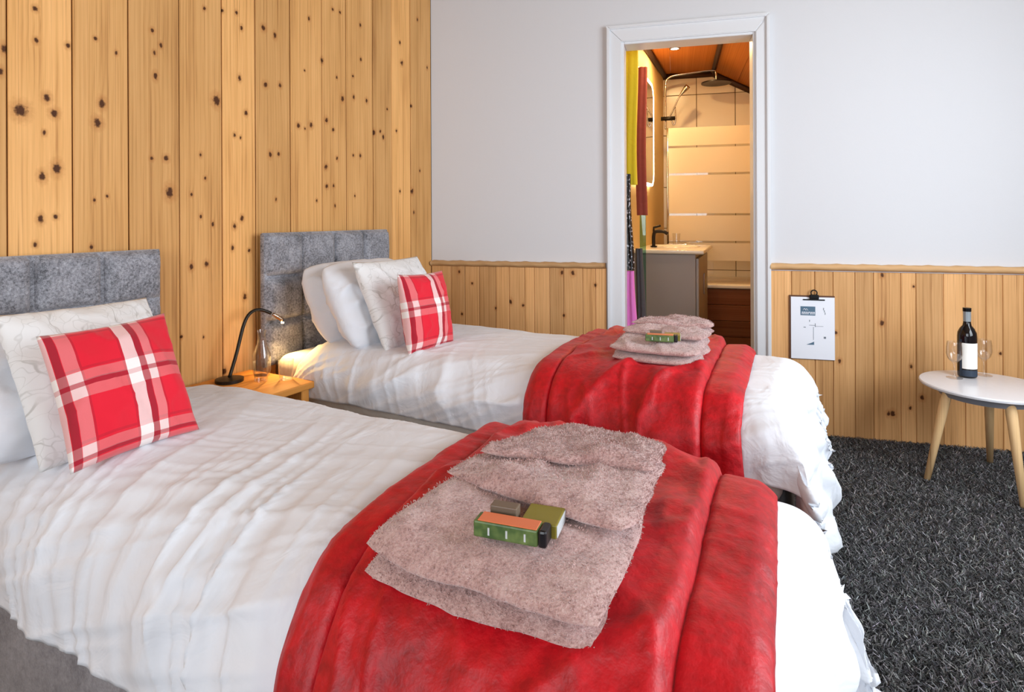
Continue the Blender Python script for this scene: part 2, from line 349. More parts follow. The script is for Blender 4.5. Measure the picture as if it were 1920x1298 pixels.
while yy > YF+.1:
    yy -= rr_.uniform(.14, .18); e0.append(max(yy, YF))
edges = sorted(e0)+edges
for i in range(len(edges)-1):
    a, b = edges[i]+.0019, edges[i+1]-.0019
    kn = [(k[0], k[1], k[2]) for k in KL if a-.004 <= k[0] < b+.004]
    if not kn: kn = [(rr_.uniform(a+.02, b-.02), rr_.uniform(.3, 2.4), rr_.uniform(.7, 1.8)) for _ in range(6)]
    box('plank', -.012, rr_.uniform(-.0012, .0012), a, b, .0, ZC, pine('pine_board', kn, 1), wl, .003)

# ---- partition wall with the bathroom door: local frame (u along the wall, w into the bathroom)
wb = slab_pieces('wall_back', [(0, 1.05, 0, .12, 0, 2.75), (1.87, bu(XR)+.1, 0, .12, 0, 2.75), (1.05, 1.87, 0, .12, 2.10, 2.75)], M['plaster'], rz=TH)
ul = [.004, .127, .213, .302, .402, .482, .573, .629, .718, .797, .905, .976, 1.036]
ur = [1.862, 1.968, 2.076, 2.159, 2.257, 2.339, 2.457, 2.521, 2.637, 2.726, 2.81, 2.877, 2.96]
while ur[-1] < bu(XR)-.1: ur.append(ur[-1]+rr_.uniform(.08, .12))
ZD = .838
for seq in (ul, ur):
    for i in range(len(seq)-1):
        a, b = seq[i]+.0008, seq[i+1]-.0008
        kn = [k for k in KB if a-.004 <= k[0] < b+.004]
        box('plank', a, b, rr_.uniform(-.0155, -.0145), -.0005, 0, ZD-.006, pine('pine_panel', kn, 0, (214, 162, 106), (148, 94, 50)), wb, .0022)
def rail(name, a, b, z0=ZD):
    prof = [(-.0005, -.012), (-.016, -.012), (-.030, -.005), (-.035, .004), (-.033, .013), (-.024, .019), (-.0005, .020)]
    n = 70; v = []; f = []; m_ = len(prof)
    for i in range(n):
        u = a+(b-a)*i/(n-1)
        for k, (d, z) in enumerate(prof):
            wob = .0022*math.sin(u*47+k)+.0016*math.sin(u*113+2*k)
            v.append((u, d-(wob if d < -.01 else 0), z0+z+(wob*.8 if z > .01 else 0)))
    for i in range(n-1):
        for k in range(m_-1): f.append((i*m_+k, i*m_+k+1, (i+1)*m_+k+1, (i+1)*m_+k))
    f += [tuple(range(m_)), tuple(reversed(range((n-1)*m_, n*m_)))]
    o = mesh(name, v, f, M['rail'], None, True); o.rotation_euler = (0, 0, TH); o['kind'] = 'structure'
rail('trim_1', .002, 1.032); rail('trim_2', 1.868, bu(XR)-.02, ZD+.012)
# door lining and architrave
dr = empty('door_1', rz=TH, kind='structure')
UI0, UI1, UO0, UO1, ZI, ZO = 1.135, 1.791, 1.045, 1.868, 2.052, 2.146
def arch(nm, pts, d, mat=M['gloss_white']):
    bm = bmesh.new(); f_ = [bm.verts.new((u, -d, z)) for u, z in pts]; b_ = [bm.verts.new((u, 0, z)) for u, z in pts]
    bm.faces.new(f_); bm.faces.new(b_); n = len(pts)
    for i in range(n): bm.faces.new((f_[i], f_[(i+1) % n], b_[(i+1) % n], b_[i]))
    bmesh.ops.recalc_face_normals(bm, faces=bm.faces[:])
    bmesh.ops.bevel(bm, geom=[e for e in bm.edges if e.verts[0].co.y < -d*.5 and e.verts[1].co.y < -d*.5], offset=.004, segments=2, affect='EDGES')
    return bm_obj(nm, bm, mat, dr, angle=40)
arch('architrave', [(UO0, 0), (UI0-.012, 0), (UI0-.012, ZI+.012), (UO0, ZO)], .018)
arch('architrave', [(UI1+.012, 0), (UO1, 0), (UO1, ZO), (UI1+.012, ZI+.012)], .018)
arch('architrave', [(UO0, ZO), (UI0-.012, ZI+.012), (UI1+.012, ZI+.012), (UO1, ZO)], .018)
arch('bead', [(UO0-.004, 0), (UO0+.016, 0), (UO0+.016, ZO-.012), (UO0-.004, ZO+.006)], .030)
arch('bead', [(UO1-.016, 0), (UO1+.004, 0), (UO1+.004, ZO+.006), (UO1-.016, ZO-.012)], .030)
arch('bead', [(UO0-.004, ZO+.006), (UO0+.016, ZO-.012), (UO1-.016, ZO-.012), (UO1+.004, ZO+.006)], .030)
box('jamb', 1.05, UI0, -.004, .14, 0, ZI+.05, M['gloss_white'], dr, .003); box('jamb', UI1, 1.87, -.004, .14, 0, ZI+.05, M['gloss_white'], dr, .003)
box('lintel', UI0, UI1, -.004, .14, ZI, ZI+.06, M['gloss_white'], dr, .003)

# ================================================================== BATHROOM (local frame of the partition wall)
SL = .118                       # its left wall leans off the depth axis
AL = math.atan(SL)
lw = lambda w_: 1.02+SL*(w_-.12)
WB = 2.45
bath_tile = plain('cream_tile', srgb(226, 214, 190), .25); grout = plain('dark_grout', srgb(120, 96, 60), .8)
wood_ceil = pine('honey_ceiling_board', [], 0, (168, 100, 36), (124, 66, 20)); dark_wood = plain('dark_brown_beam', srgb(60, 32, 18), .5)
dark_panel = pine('dark_bath_panel', [], 2, (120, 66, 30), (84, 40, 16))
o = mesh('wall_bathroom_left', [(lw(.12), .12, 0), (lw(WB), WB, 0), (lw(WB), WB, 2.7), (lw(.12), .12, 2.7), (lw(.12)-.06, .12, 0), (lw(WB)-.06, WB+.06, 0), (lw(WB)-.06, WB+.06, 2.7), (lw(.12)-.06, .12, 2.7)],
         [(0, 1, 2, 3), (7, 6, 5, 4), (0, 3, 7, 4), (1, 5, 6, 2), (3, 2, 6, 7), (0, 4, 5, 1)], plain('ochre_bathroom_paint', srgb(214, 186, 128), .6)); o.rotation_euler.z = TH; o['kind'] = 'structure'
slab_pieces('wall_bathroom_right', [(2.13, 2.2, .12, WB+.06, 0, 2.7)], plain('warm_bathroom_paint', srgb(206, 170, 112), .6), rz=TH)
slab_pieces('wall_bathroom_front', [(.9, 1.045, .121, .14, 0, 2.7), (1.875, 2.2, .121, .14, 0, 2.7), (1.045, 1.875, .121, .14, 2.115, 2.7)], M['plaster'], rz=TH)
wbb = slab_pieces('wall_bathroom_back', [(1.1, 2.2, WB+.006, WB+.06, 0, 2.7)], grout, rz=TH)
zt = [.56, 1.09, 1.62, 1.97, 2.30, 2.6]; 
zrow = [.30, .62, 1.00, 1.38, 1.86, 2.23, 2.60]
ucols = [1.22, 1.59, 1.925, 2.13]
for i in range(len(zrow)-1):
    for j in range(len(ucols)-1):
        box('tile', ucols[j]+.003, ucols[j+1]-.003, WB-.004, WB+.008, zrow[i]+.003, zrow[i+1]-.003, bath_tile, wbb, .002)
# ceiling: flat strip, then falling to the right
cb = empty('ceiling_bathroom', rz=TH, kind='structure')
ZB0, UR_, ZS = 2.43, 1.735, 2.22
def ceil_board(u0, z0, u1, z1, nm='ceiling_board'):
    return mesh(nm, [(u0, .12, z0), (u1, .12, z1), (u1, WB+.03, z1), (u0, WB+.03, z0), (u0, .12, z0+.03), (u1, .12, z1+.03), (u1, WB+.03, z1+.03), (u0, WB+.03, z0+.03)],
                [(0, 1, 2, 3), (7, 6, 5, 4), (0, 4, 5, 1), (2, 6, 7, 3), (1, 5, 6, 2), (0, 3, 7, 4)], wood_ceil, cb)
ceil_board(.98, ZB0, 1.36, ZB0); ceil_board(1.362, ZB0, UR_, ZB0)
ceil_board(UR_, ZB0, 1.94, ZB0-(1.94-UR_)*.54); ceil_board(1.942, ZB0-(1.942-UR_)*.54, 2.15, ZB0-(2.15-UR_)*.54)
def beam(nm, p, q, r): return tube(nm, [p, q], r, dark_wood, cb, 4)
beam('ceiling_trim', (UR_, .14, ZB0-.012), (UR_, WB, ZB0-.012), .02)
beam('ceiling_trim', (UR_, WB-.015, ZB0-.02), (2.13, WB-.015, ZB0-.02-(2.13-UR_)*.54), .03)
beam('ceiling_trim', (lw(WB), WB-.015, ZB0-.02), (UR_, WB-.015, ZB0-.02), .03)
beam('ceiling_trim', (lw(.14)+.01, .14, ZB0-.015), (lw(WB)+.01, WB, ZB0-.015), .028)
# downlight
dl = empty('ceiling_downlight', rz=TH, label='small round recessed downlight glowing in the bathroom ceiling', cat='light')
P = Matrix.Rotation(TH, 4, 'Z')
UD, WD = 1.40, 1.55
lathe('bezel', [(.028, 0), (.040, 0), (.042, -.006), (.030, -.008), (.028, 0)], M['chrome'], dl, 24, (UD, WD, ZB0))
lathe('lens', [(.0, -.002), (.028, -.002), (.028, -.006), (0, -.006)], emit('downlight_glow', (1, .86, .62, 1), 30), dl, 24, (UD, WD, ZB0))
def spot_down(name, u, w_, z, power, col, size=.05):
    l = bpy.data.lights.new(name, 'AREA'); l.shape = 'DISK'; l.size = size; l.energy = power; l.color = col
    o = bpy.data.objects.new(name, l); COL.objects.link(o); o.location = P @ Vector((u, w_, z)); return o
spot_down('downlight_lamp', UD, WD, ZB0-.012, 11, (1, .66, .30), .06)
# second downlight over the bath, hidden by the door head from here
dl2 = empty('ceiling_downlight', rz=TH, label='recessed downlight in the bathroom ceiling just inside the door', cat='light')
lathe('bezel', [(.028, 0), (.040, 0), (.042, -.006), (.030, -.008), (.028, 0)], M['chrome'], dl2, 24, (UD, .55, ZB0))
lathe('lens', [(.0, -.002), (.028, -.002), (.028, -.006), (0, -.006)], bpy.data.materials['downlight_glow'], dl2, 24, (UD, .55, ZB0))
spot_down('downlight_lamp_door', UD, .55, ZB0-.012, 7, (1, .68, .34), .06)

# vanity: frame along the left wall
vf = Matrix.Rotation(TH, 4, 'Z') @ Matrix.Translation((lw(.90), .90, 0)) @ Matrix.Rotation(-AL, 4, 'Z')
van = empty('vanity_unit', label='grey bathroom vanity cabinet with pale basin top', cat='cabinet'); van.matrix_world = vf
grey = plain('taupe_grey_lacquer', srgb(160, 152, 150), .45); basin = plain('cream_ceramic', srgb(240, 230, 212), .15)
VL, VD = .78, .44
bm = bmesh.new(); add_box(bm, .003, VD-.02, 0, VL, .10, .856, .003); bm_obj('carcass', bm, grey, van)
for k in range(2):
    d_ = box('door', VD-.018, VD, .005+k*VL/2, VL/2*(k+1)-.005, .12, .83, grey, van, .002)
    box('handle', VD, VD+.012, (VL/2-.035) if k == 0 else VL/2+.025, (VL/2-.025) if k == 0 else VL/2+.035, .55, .70, M['chrome'], d_, .002)
bm = bmesh.new(); add_box(bm, .003, VD+.035, -.015, VL+.02, .858, .886, .008, 3); bm_obj('basin_top', bm, basin, van, angle=40)
lathe('basin_rim', [(.15, .8865), (.16, .893), (.17, .893), (.175, .8865)], basin, van, 32, (.24, .42, 0))
tp = empty('basin_tap', label='dark chrome mixer tap standing on the vanity basin', cat='tap'); tp.matrix_world = vf
tube('spout', spline([(.10, .30, .888), (.10, .30, .97), (.115, .30, 1.0), (.17, .30, 1.0), (.20, .30, .985)], 6), .013, M['bronze'], tp)
tube('lever', [(.10, .30, 1.0), (.10, .30, 1.03), (.15, .30, 1.045)], .008, M['bronze'], tp)
lathe('tap_base', [(0, .888), (.024, .888), (.024, .897), (0, .897)], M['bronze'], tp, 20, (.10, .30, 0))
gl = empty('soap_tray', label='small chrome tray with glass on the far end of the vanity', cat='tray'); gl.matrix_world = vf
box('tray', .15, .30, .60, .70, .888, .898, M['chrome'], gl, .002)
lathe('tumbler', [(0, .8995), (.026, .8995), (.03, .98), (.028, .98), (.024, .903), (0, .903)], M['glass'], gl, 20, (.22, .65, 0))
# lit mirror on the left wall
mir = empty('lit_mirror', label='tall rounded bathroom mirror with glowing edge', cat='mirror'); mir.matrix_world = Matrix.Rotation(TH, 4, 'Z') @ Matrix.Translation((lw(.80), .80, 0)) @ Matrix.Rotation(-AL, 4, 'Z')
def rrect(y0, y1, z0, z1, r, n=8):
    out = []
    for cy, cz, a0 in ((y1-r, z1-r, 0), (y0+r, z1-r, 90), (y0+r, z0+r, 180), (y1-r, z0+r, 270)):
        for k in range(n+1):
            a = math.radians(a0+90*k/n); out.append((cy+r*math.cos(a), cz+r*math.sin(a)))
    return out
def rr_slab(nm, pr, x0, x1, mat, parent):
    v = [(x0, y, z) for y, z in pr]+[(x1, y, z) for y, z in pr]; n = len(pr)
    return mesh(nm, v, [tuple(range(n)), tuple(reversed(range(n, 2*n)))]+[(i, (i+1) % n, (i+1) % n+n, i+n) for i in range(n)], mat, parent)
rr_slab('mirror_glass', rrect(.02, .88, 1.37, 2.15, .10), .002, .028, plain('mirror_silver', (.9, .9, .9, 1), .02, 1.), mir)
pr = rrect(0, .90, 1.35, 2.17, .12); pi_ = rrect(.02, .88, 1.37, 2.15, .10)
n = len(pr); v = [(.03, y, z) for y, z in pr]+[(.03, y, z) for y, z in pi_]+[(.002, y, z) for y, z in pr]
mesh('glowing_rim', v, [(i, (i+1) % n, n+(i+1) % n, n+i) for i in range(n)]+[(i, (i+1) % n, 2*n+(i+1) % n, 2*n+i) for i in range(n)], emit('mirror_led', (1, .82, .55, 1), 9), mir)
# bath, panel, glass screen
bt = empty('bathtub', rz=TH, label='built-in bath with dark timber side panel', cat='bath')
box('rim', 1.30, 2.12, 1.72, WB-.01, .535, .565, basin, bt, .008, 3, True)
for k in range(4):
    box('panel_board', 1.30, 2.12, 1.745, 1.76, .02+k*.128, .02+k*.128+.125, dark_panel, bt, .003)
sc_ = empty('shower_screen', rz=TH, label='glass shower screen with frosted horizontal bands above the bath', cat='screen')
box('glass_sheet', 1.345, 2.03, 1.795, 1.801, .567, 1.84, M['glass'], sc_)
t = NT('frosted_band'); t.p(Base_Color=srgb(244, 226, 190), Roughness=.5); t.b.inputs['Transmission Weight'].default_value = .25; frost = t.m
for z0, z1 in ((1.69, 1.838), (1.465, 1.672), (1.135, 1.447), (.912, 1.117), (.752, .894)):
    box('frosted_band', 1.347, 2.028, 1.790, 1.7945, z0, z1, frost, sc_)
tube('chrome_edge', [(1.340, 1.798, .567), (1.340, 1.798, 1.84)], .009, M['chrome'], sc_, 8)
# shower
sh = empty('shower_set', rz=TH, label='chrome rain shower pipe with hand shower and round head', cat='shower')
us = lw(2.15)+.06
tube('riser', spline([(us, 2.15, 1.88), (us, 2.15, 2.0), (us, 2.15, 2.26), (us+.03, 2.15, 2.335), (us+.16, 2.15, 2.36), (us+.39, 2.15, 2.375), (us+.42, 2.15, 2.355), (us+.425, 2.15, 2.27)], 6), .009, M['chrome'], sh)
lathe('rain_head', [(0, 2.262), (.125, 2.258), (.125, 2.268), (.02, 2.275), (0, 2.275)], M['bronze'], sh, 28, (us+.425, 2.15, 0))
tube('mixer_bar', [(us-.04, 2.12, 1.97), (us+.09, 2.12, 1.97)], .018, M['bronze'], sh)
tube('hand_shower', spline([(us+.03, 2.12, 1.97), (us+.08, 2.08, 2.07), (us+.12, 2.06, 2.15), (us+.19, 2.04, 2.23)], 6), [.007]*13+[.010, .014, .018, .022, .024, .022], M['chrome'], sh)
tube('hose', spline([(us+.05, 2.12, 1.95), (us+.07, 2.12, 1.91), (us+.085, 2.11, 1.96), (us+.08, 2.08, 2.06)], 6), .006, M['chrome'], sh)
# things hanging just inside the door on the left
def hanging(nm, label, cat, u0, u1, w_, z0, z1, mat, seed, thick=.03, taper=0., bulge=0):
    nu, nz = 9, 22; v = []; f = []
    for side in (0, 1):
        for i in range(nz):
            t_ = i/(nz-1); z = z1+(z0-z1)*t_
            hw = (u1-u0)/2*(1-taper*(1-t_)**2); uc = (u0+u1)/2+.006*math.sin(t_*5+seed)
            for k in range(nu):
                s = k/(nu-1)*2-1
                d = thick*math.sqrt(max(0, 1-s**4))*(.6+.4*math.sin(s*7+seed+t_*2)*.5)+bulge*math.sin(math.pi*t_)*(1-s*s)
                v.append((uc+s*hw, w_+(-d if side == 0 else d*.4), z))
    N = nu*nz
    for side in (0, 1):
        for i in range(nz-1):
            for k in range(nu-1):
                a = side*N+i*nu+k; q = (a, a+1, a+nu+1, a+nu); f.append(q if side else q[::-1])
    for i in range(nz-1):
        for k in (0, nu-1):
            a = i*nu+k; f.append((a, a+nu, a+nu+N, a+N))
    o = mesh(nm, v, f, mat, None, True); o.rotation_euler.z = TH; tag(o, label, cat); return o
hanging('hanging_towel', 'mustard yellow towel hanging inside the bathroom doorway', 'towel', 1.10, 1.188, .30, 1.30, 2.12, cotton('mustard_cloth', srgb(206, 178, 20)), 1, .03)
hanging('hanging_towel', 'brick red towel hanging beside the bathroom mirror', 'towel', 1.155, 1.225, .66, 1.12, 2.08, cotton('brick_red_cloth', srgb(140, 60, 50)), 2, .03)
t = NT('black_sequins'); vv = t.n('ShaderNodeTexVoronoi', i_Scale=120.); t.set(vv.inputs['Vector'], t.obj())
t.p(Base_Color=t.ramp(t.math('FRACT', t.math('MULTIPLY', vv.outputs['Color'], 3.7)), [(.0, srgb(14, 14, 18)), (.85, srgb(20, 20, 26)), (.9, srgb(190, 190, 200))]), Roughness=.4)
hanging('hanging_bag', 'black sequinned bag hanging below the yellow towel', 'bag', 1.105, 1.165, .235, .80, 1.36, t.m, 3, .035, .5)
hanging('hanging_robe', 'bright pink garment hanging below the black sequinned bag', 'garment', 1.10, 1.188, .24, .18, .795, cotton('bright_pink_cloth', srgb(226, 118, 196)), 4, .035, .35)
hanging('hanging_coat', 'dark grey garment hanging behind the pink one', 'garment', 1.165, 1.225, .36, .2, .92, cotton('charcoal_cloth', srgb(66, 60, 62)), 5, .03, .3)
o = box('glass_sheet_panel', 1.172, 1.212, .74, .752, .05, 1.28, M['green_glass'], None, .002); o.rotation_euler.z = TH; tag(o, 'narrow greenish glass panel standing beside the vanity', 'glass panel')

# ================================================================== BEDS
def pads_headboard(bed, y0, y1, z0, z1, xb, cols, rows):
    hb = box('headboard', xb, xb+.03, y0, y1, z0, z1, M['crushed'], bed, .008, 2, True)
    for i in range(cols):
        for j in range(rows):
            a0, a1 = y0+(y1-y0)*i/cols, y0+(y1-y0)*(i+1)/cols; b0, b1 = z0+(z1-z0)*j/rows, z0+(z1-z0)*(j+1)/rows
            n = 13; v = []
            for p in range(n):
                for q in range(n):
                    s, t_ = p/(n-1)*2-1, q/(n-1)*2-1
                    prof = ((1-s**8)*(1-t_**8))**.5
                    v.append((xb+.020+.036*prof+.004*float(vn(a0*40+p*.4, b0*40+q*.4, 5)-.5)*prof, a0+(a1-a0)*(s+1)/2, b0+(b1-b0)*(t_+1)/2))
            mesh('tufted_pad', v, [tuple(reversed(q)) for q in grid_faces(n, n)], M['crushed'], hb, True)
    return hb
class Bed:
    """near/far edges y0<y1, foot at x=L, duvet top height zt"""
    def __init__(s, y0, y1, L, zt, hem, seed, label, foot_hem, p0, rn):
        s.y0, s.y1, s.L, s.zt, s.hem, s.seed, s.fh, s.p0 = y0, y1, L, zt, hem, seed, foot_hem, p0; s.rr = (9, 10); s.rn = rn; s.cr = 1. if rn > .15 else .35
        b = s.root = empty('single_bed', (0, 0, 0), label=label, cat='bed')
        bm = bmesh.new(); add_box(bm, .11, L-.03, y0+.035, y1-.035, .045, .345, .02, 3); bm_obj('divan_base', bm, M['base_velvet'], b, angle=40)
        bm = bmesh.new(); add_box(bm, .11, L-.02, y0+.03, y1-.03, .347, zt-.045, .05, 5); bm_obj('mattress', bm, M['sheet'], b, angle=50)
        for fx in (.2, L-.14):
            for fy in (y0+.10, y1-.10): lathe('castor', [(0, 0), (.022, 0), (.026, .02), (.02, .05), (0, .05)], M['black_metal'], b, 14, (fx, fy, 0))
    def surf(s, p, q, puff=True):
        """p: length along the bed from the wall, q: measured across from the near edge; beyond an edge the cloth hangs"""
        W = s.y1-s.y0; r = .075; rn = s.rn
        def fold(e, r=r):
            a = np.clip(e/r, 0, math.pi/2); return r*np.sin(a), r*(1-np.cos(a))+np.maximum(e-r*math.pi/2, 0)
        qa = np.clip(q, rn, W-r); en = np.maximum(rn-q, 0); ef = np.maximum(q-(W-r), 0)
        hn, dn = fold(en, rn); hf, df = fold(ef)
        pa = np.minimum(p, s.L-r); hx, dx = fold(np.maximum(p-(s.L-r), 0))
        dy = np.maximum(dn, df)
        d = (dx**2.2+dy**2.2+1e-12)**(1/2.2)
        corner = np.minimum(dx, dy)
        x = pa+hx; y = s.y0+qa-hn+hf
        t_ = np.clip(q/W, 0, 1)
        crown = .020*(1-(2*t_-1)**2)*(1-sstep(s.L-.5, s.L, p))
        z = s.zt-d+crown*puff
        # hanging cloth swings out a little in folds
        side = np.where(dn > df, -1., 1.)
        foldn = .5+.5*np.sin(p*17+3*vn(p*3, q*2, s.seed))
        y = y+side*np.minimum(dy, .3)*(.02+.07*foldn*fbm(p*4, q*.5, s.seed+3, 2))
        ff = vn(q*9, p*1.5, s.seed+5)
        x = x+np.minimum(dx, .5)*(.06+.16*ff+.10*fbm(q*5, p*7, s.seed+8, 2))+corner*.25
        y = y+side*corner*.12
        # creases
        a = .42; u_ = p*math.cos(a)+q*math.sin(a); v_ = -p*math.sin(a)+q*math.cos(a)
        wr = .0065*ridge(v_*15+2.2*vn(u_*1.3, v_*2, s.seed), u_*1.0, s.seed+11)*vn(p*2.5, q*3, s.seed+61)+.0032*ridge(v_*34+vn(u_*2, v_*2, 2)*2.5, u_*1.5, s.seed+13)
        u2 = q*.95-p*.30; v2 = p*.95+q*.30
        near = np.exp(-np.maximum(q-.10, 0)/.22)
        wr = wr*(.8+.3*near)+s.cr*near*(.019*ridge(v2*11+2.6*vn(u2*1.6, v2*2, s.seed+2), u2*1.1, s.seed+19)*vn(p*3, q*2, s.seed+29)+.0075*ridge(v2*25+2.4*vn(u2*2, v2*3, s.seed+4), u2*1.5, s.seed+27))
        wr = wr+(1-s.cr)*near*.014*ridge((p*.6-q*.8)*9+2.5*vn(p*3, q*3, s.seed+6), (p*.8+q*.6)*2, s.seed+37)
        wr = wr*(1-.9*sstep(s.rr[0]-.02, s.rr[0]+.04, p)*sstep(s.rr[1]+.02, s.rr[1]-.04, p))
        big = .012*fbm(p*3, q*4, s.seed+23, 3)
        z = z+(wr+big)*np.exp(-dy*2)*np.exp(-dx*3)
        y = y+side*(wr*1.3)*sstep(0, .08, dy)
        x = x+(.010*fbm(p*9, q*12, s.seed+31, 3)+.022*fbm(p*15+1.3*q, q*2.5, s.seed+33, 2))*sstep(.02, .12, dx)
        z = np.maximum(z, .035+.01*vn(p*20, q*20, 1))
        return np.stack([x, y, z], -1)
    def duvet(s, label):
        W = s.y1-s.y0; sd = s.zt-s.hem; ft = s.zt-s.fh+.03
        P_ = np.arange(s.p0, s.L+ft+.001, .009); P_ = np.arange(s.p0, s.L+ft+.001, .0065); Q_ = np.arange(s.rn-(s.zt-s.hem-s.rn+s.rn*math.pi/2) if s.zt-s.hem > s.rn else s.rn-s.rn*math.acos(1-(s.zt-s.hem)/s.rn), W+sd+.001, .0065)
        p, q = np.meshgrid(P_, Q_, indexing='ij')
        # soft rounded opening at the head end
        head = sstep(s.p0+.10, s.p0, p); pp = p+0*q
        V = s.surf(pp, q); V[..., 2] -= .030*head*(np.clip(1-np.abs((q-W/2)/(W/2)), 0, 1) > -1)
        o = mesh('duvet', V.reshape(-1, 3), grid_faces(len(P_), len(Q_)), M['cotton'], None, True)
        so = o.modifiers.new('thickness', 'SOLIDIFY'); so.thickness = .014; so.offset = -1
        tag(o, label, 'duvet'); return o
    def runner(s, p0, p1, nd, fd, label, slant=0., seam=(.085, .10)):
        W = s.y1-s.y0
        P_ = np.linspace(0, 1, int((p1-p0)/.0042)); Q_ = np.arange(-nd, W+fd+.001, .009)
        t_, q = np.meshgrid(P_, Q_, indexing='ij')
        lp = t_*(p1-p0); p = p0+lp+slant*(q/W)
        V = s.surf(p, q); e = .025
        n = np.cross(s.surf(p+e, q)-s.surf(p-e, q), s.surf(p, q+e)-s.surf(p, q-e)); n /= np.linalg.norm(n, axis=-1, keepdims=True)+1e-9
        from_edge = np.minimum(lp, (p1-p0)-lp)
        off = .014*np.clip(from_edge/.02, 0, 1)**.5+.004
        d1 = np.abs(lp-seam[0]); d2 = np.abs((p1-p0)-lp-seam[1])
        off = off*np.where((p1-p0)-lp < seam[1], .65, 1.)
        off = off+.013*(1-np.exp(-(np.minimum(d1, d2)/.0065)**2))*np.clip(from_edge/.03, 0, 1)
        inner = sstep(0, .02, lp-seam[0])*sstep(0, .02, (p1-p0)-lp-seam[1]); off = off+inner*.007
        off = off+inner*(.018*fbm(p*5+q*2, q*4.5-p*2, s.seed+41, 4)+.016*ridge(p*6-q*4+vn(p*4, q*4, 9), q*3.2+p*2, s.seed+43)+.008*ridge(p*15+q*7+2*vn(p*4, q*4, 3), q*7-p*4, s.seed+53))
        off = off+(1-inner)*.009*ridge(q*19+p*3+vn(p*5, q*5, 4), p*2.5, s.seed+47)*vn(q*4, p*3, s.seed+3)
        off = np.maximum(off, .004)
        V = V+n*off[..., None]; V[..., 2] = np.maximum(V[..., 2], .04)
        o = mesh('bed_runner', V.reshape(-1, 3), grid_faces(len(P_), len(Q_)), M['red'], None, True)
        so = o.modifiers.new('thickness', 'SOLIDIFY'); so.thickness = .006; so.offset = 1
        tag(o, label, 'bed runner'); return o
    def top(s, x, y): return float(s.surf(np.array([x]), np.array([y-s.y0]))[0, 2])
far = Bed(-1.270, -.515, 2.02, .605, .425, 3, 'single bed with tall square-tufted grey headboard beside the white wall', .10, .27, .13)
near = Bed(-2.325, -1.635, 2.085, .580, .315, 7, 'single bed with grey headboard in the foreground', .06, .26, .19)
far.rr = (1.26, 1.90); near.rr = (1.405, 2.06)
hbf = pads_headboard(far.root, -1.25, -.485, .50, 1.052, .045, 4, 3)
hbn = pads_headboard(near.root, -2.43, -1.675, .50, 1.008, .045, 4, 3)
for b_, ya, yb in ((hbf, -1.225, -.60), (hbn, -2.33, -1.77)):
    for y_ in (ya, yb): box('strut', .05, .075, y_-.012, y_+.03, .06, .52, M['orange_pine'], b_, .002)
far.duvet('white duvet on the bed beside the white wall'); near.duvet('white duvet on the foreground bed')
RF = far.runner(1.275, 1.905, .28, .22, 'crimson velvet runner across the bed beside the white wall', -.05)
RN = near.runner(1.425, 2.068, .30, .30, 'crimson velvet runner across the foreground bed', -.05)

# ---- pillows and cushions
def pillow(nm, A, up, wid, hgt, thick, mat, label, cat, seed, yawv=(0, 1, 0), ear=.04, group=None, crease=.006, pw=2.6, rnd=0.):
    """A: lower near corner; the pillow stands on its lower edge and leans along 'up'; front faces +x"""
    A = np.array(A, float); U = np.array(up, float); U /= np.linalg.norm(U); Y = np.array(yawv, float); Y -= U*(Y@U); Y /= np.linalg.norm(Y); Nn = np.cross(Y, U)
    n = 45; s = np.linspace(-1, 1, n); s = np.sign(s)*np.abs(s)**.85
    S, T = np.meshgrid(s, s, indexing='ij')
    prof = np.maximum((1-np.abs(S)**pw)*(1-np.abs(T)**pw), 0)**.55
    sx = S*(1-ear*(1-T**2)*np.abs(S)); tx = T*(1-ear*(1-S**2)*np.abs(T))
    sx, tx = sx*np.sqrt(1-rnd*T**4), tx*np.sqrt(1-rnd*S**4)
    V = []; UV = []
    for side in (1, -1):
        nz = crease*(fbm(S*2.2+seed, T*2.2, seed, 4)+1.1*ridge(S*3+T*1.5+seed, T*2-S, seed+3))*np.minimum(prof*2, 1)
        d = side*(thick/2*prof)+nz*side
        pos = A+np.multiply.outer((sx+1)/2*wid, Y)+np.multiply.outer((tx+1)/2*hgt, U)+np.multiply.outer(d, Nn)
        V.append(pos.reshape(-1, 3)); UV.append(np.stack([(S+1)/2, (T+1)/2], -1).reshape(-1, 2))
    F1 = grid_faces(n, n); F2 = F1[:, ::-1]+n*n
    v = np.concatenate(V); f = np.concatenate([F1, F2])
    o = mesh(nm, v, f, mat, None, True, np.concatenate(UV))
    bm = bmesh.new(); bm.from_mesh(o.data); bmesh.ops.remove_doubles(bm, verts=bm.verts[:], dist=1e-5); bm.to_mesh(o.data); bm.free()
    tag(o, label, cat, group); return o
pillow('pillow', (.37, -1.20, .595), (-.172, 0, .334), .52, .365, .17, M['cotton'], 'plump white pillow leaning on the tufted headboard, hindmost on the far bed', 'pillow', 1, crease=.013, pw=2.3, ear=.0, rnd=.22)
pillow('pillow', (.53, -1.225, .60), (-.20, 0, .337), .50, .385, .16, M['cotton'], 'white pillow between the hindmost pillow and the branch-print cushion on the far bed', 'pillow', 2, crease=.013, pw=2.3, ear=.0, rnd=.22)
pillow('cushion', (.645, -1.175, .605), (-.163, 0, .326), .41, .375, .12, M['leafy'], 'white branch-print cushion behind the tartan cushion on the far bed', 'cushion', 3)
pillow('tartan_cushion', (.765, -1.19, .610), (-.060, .01, .285), .262, .30, .10, M['tartan'], 'red tartan cushion on the far bed', 'cushion', 4, yawv=(.06, 1, 0), ear=.05)
pillow('pillow', (.535, -2.43, .580), (-.20, 0, .26), .56, .34, .13, M['cotton'], 'white pillow at the left edge behind the branch-print cushion', 'pillow', 5, crease=.013, pw=2.3, ear=.0, rnd=.22)
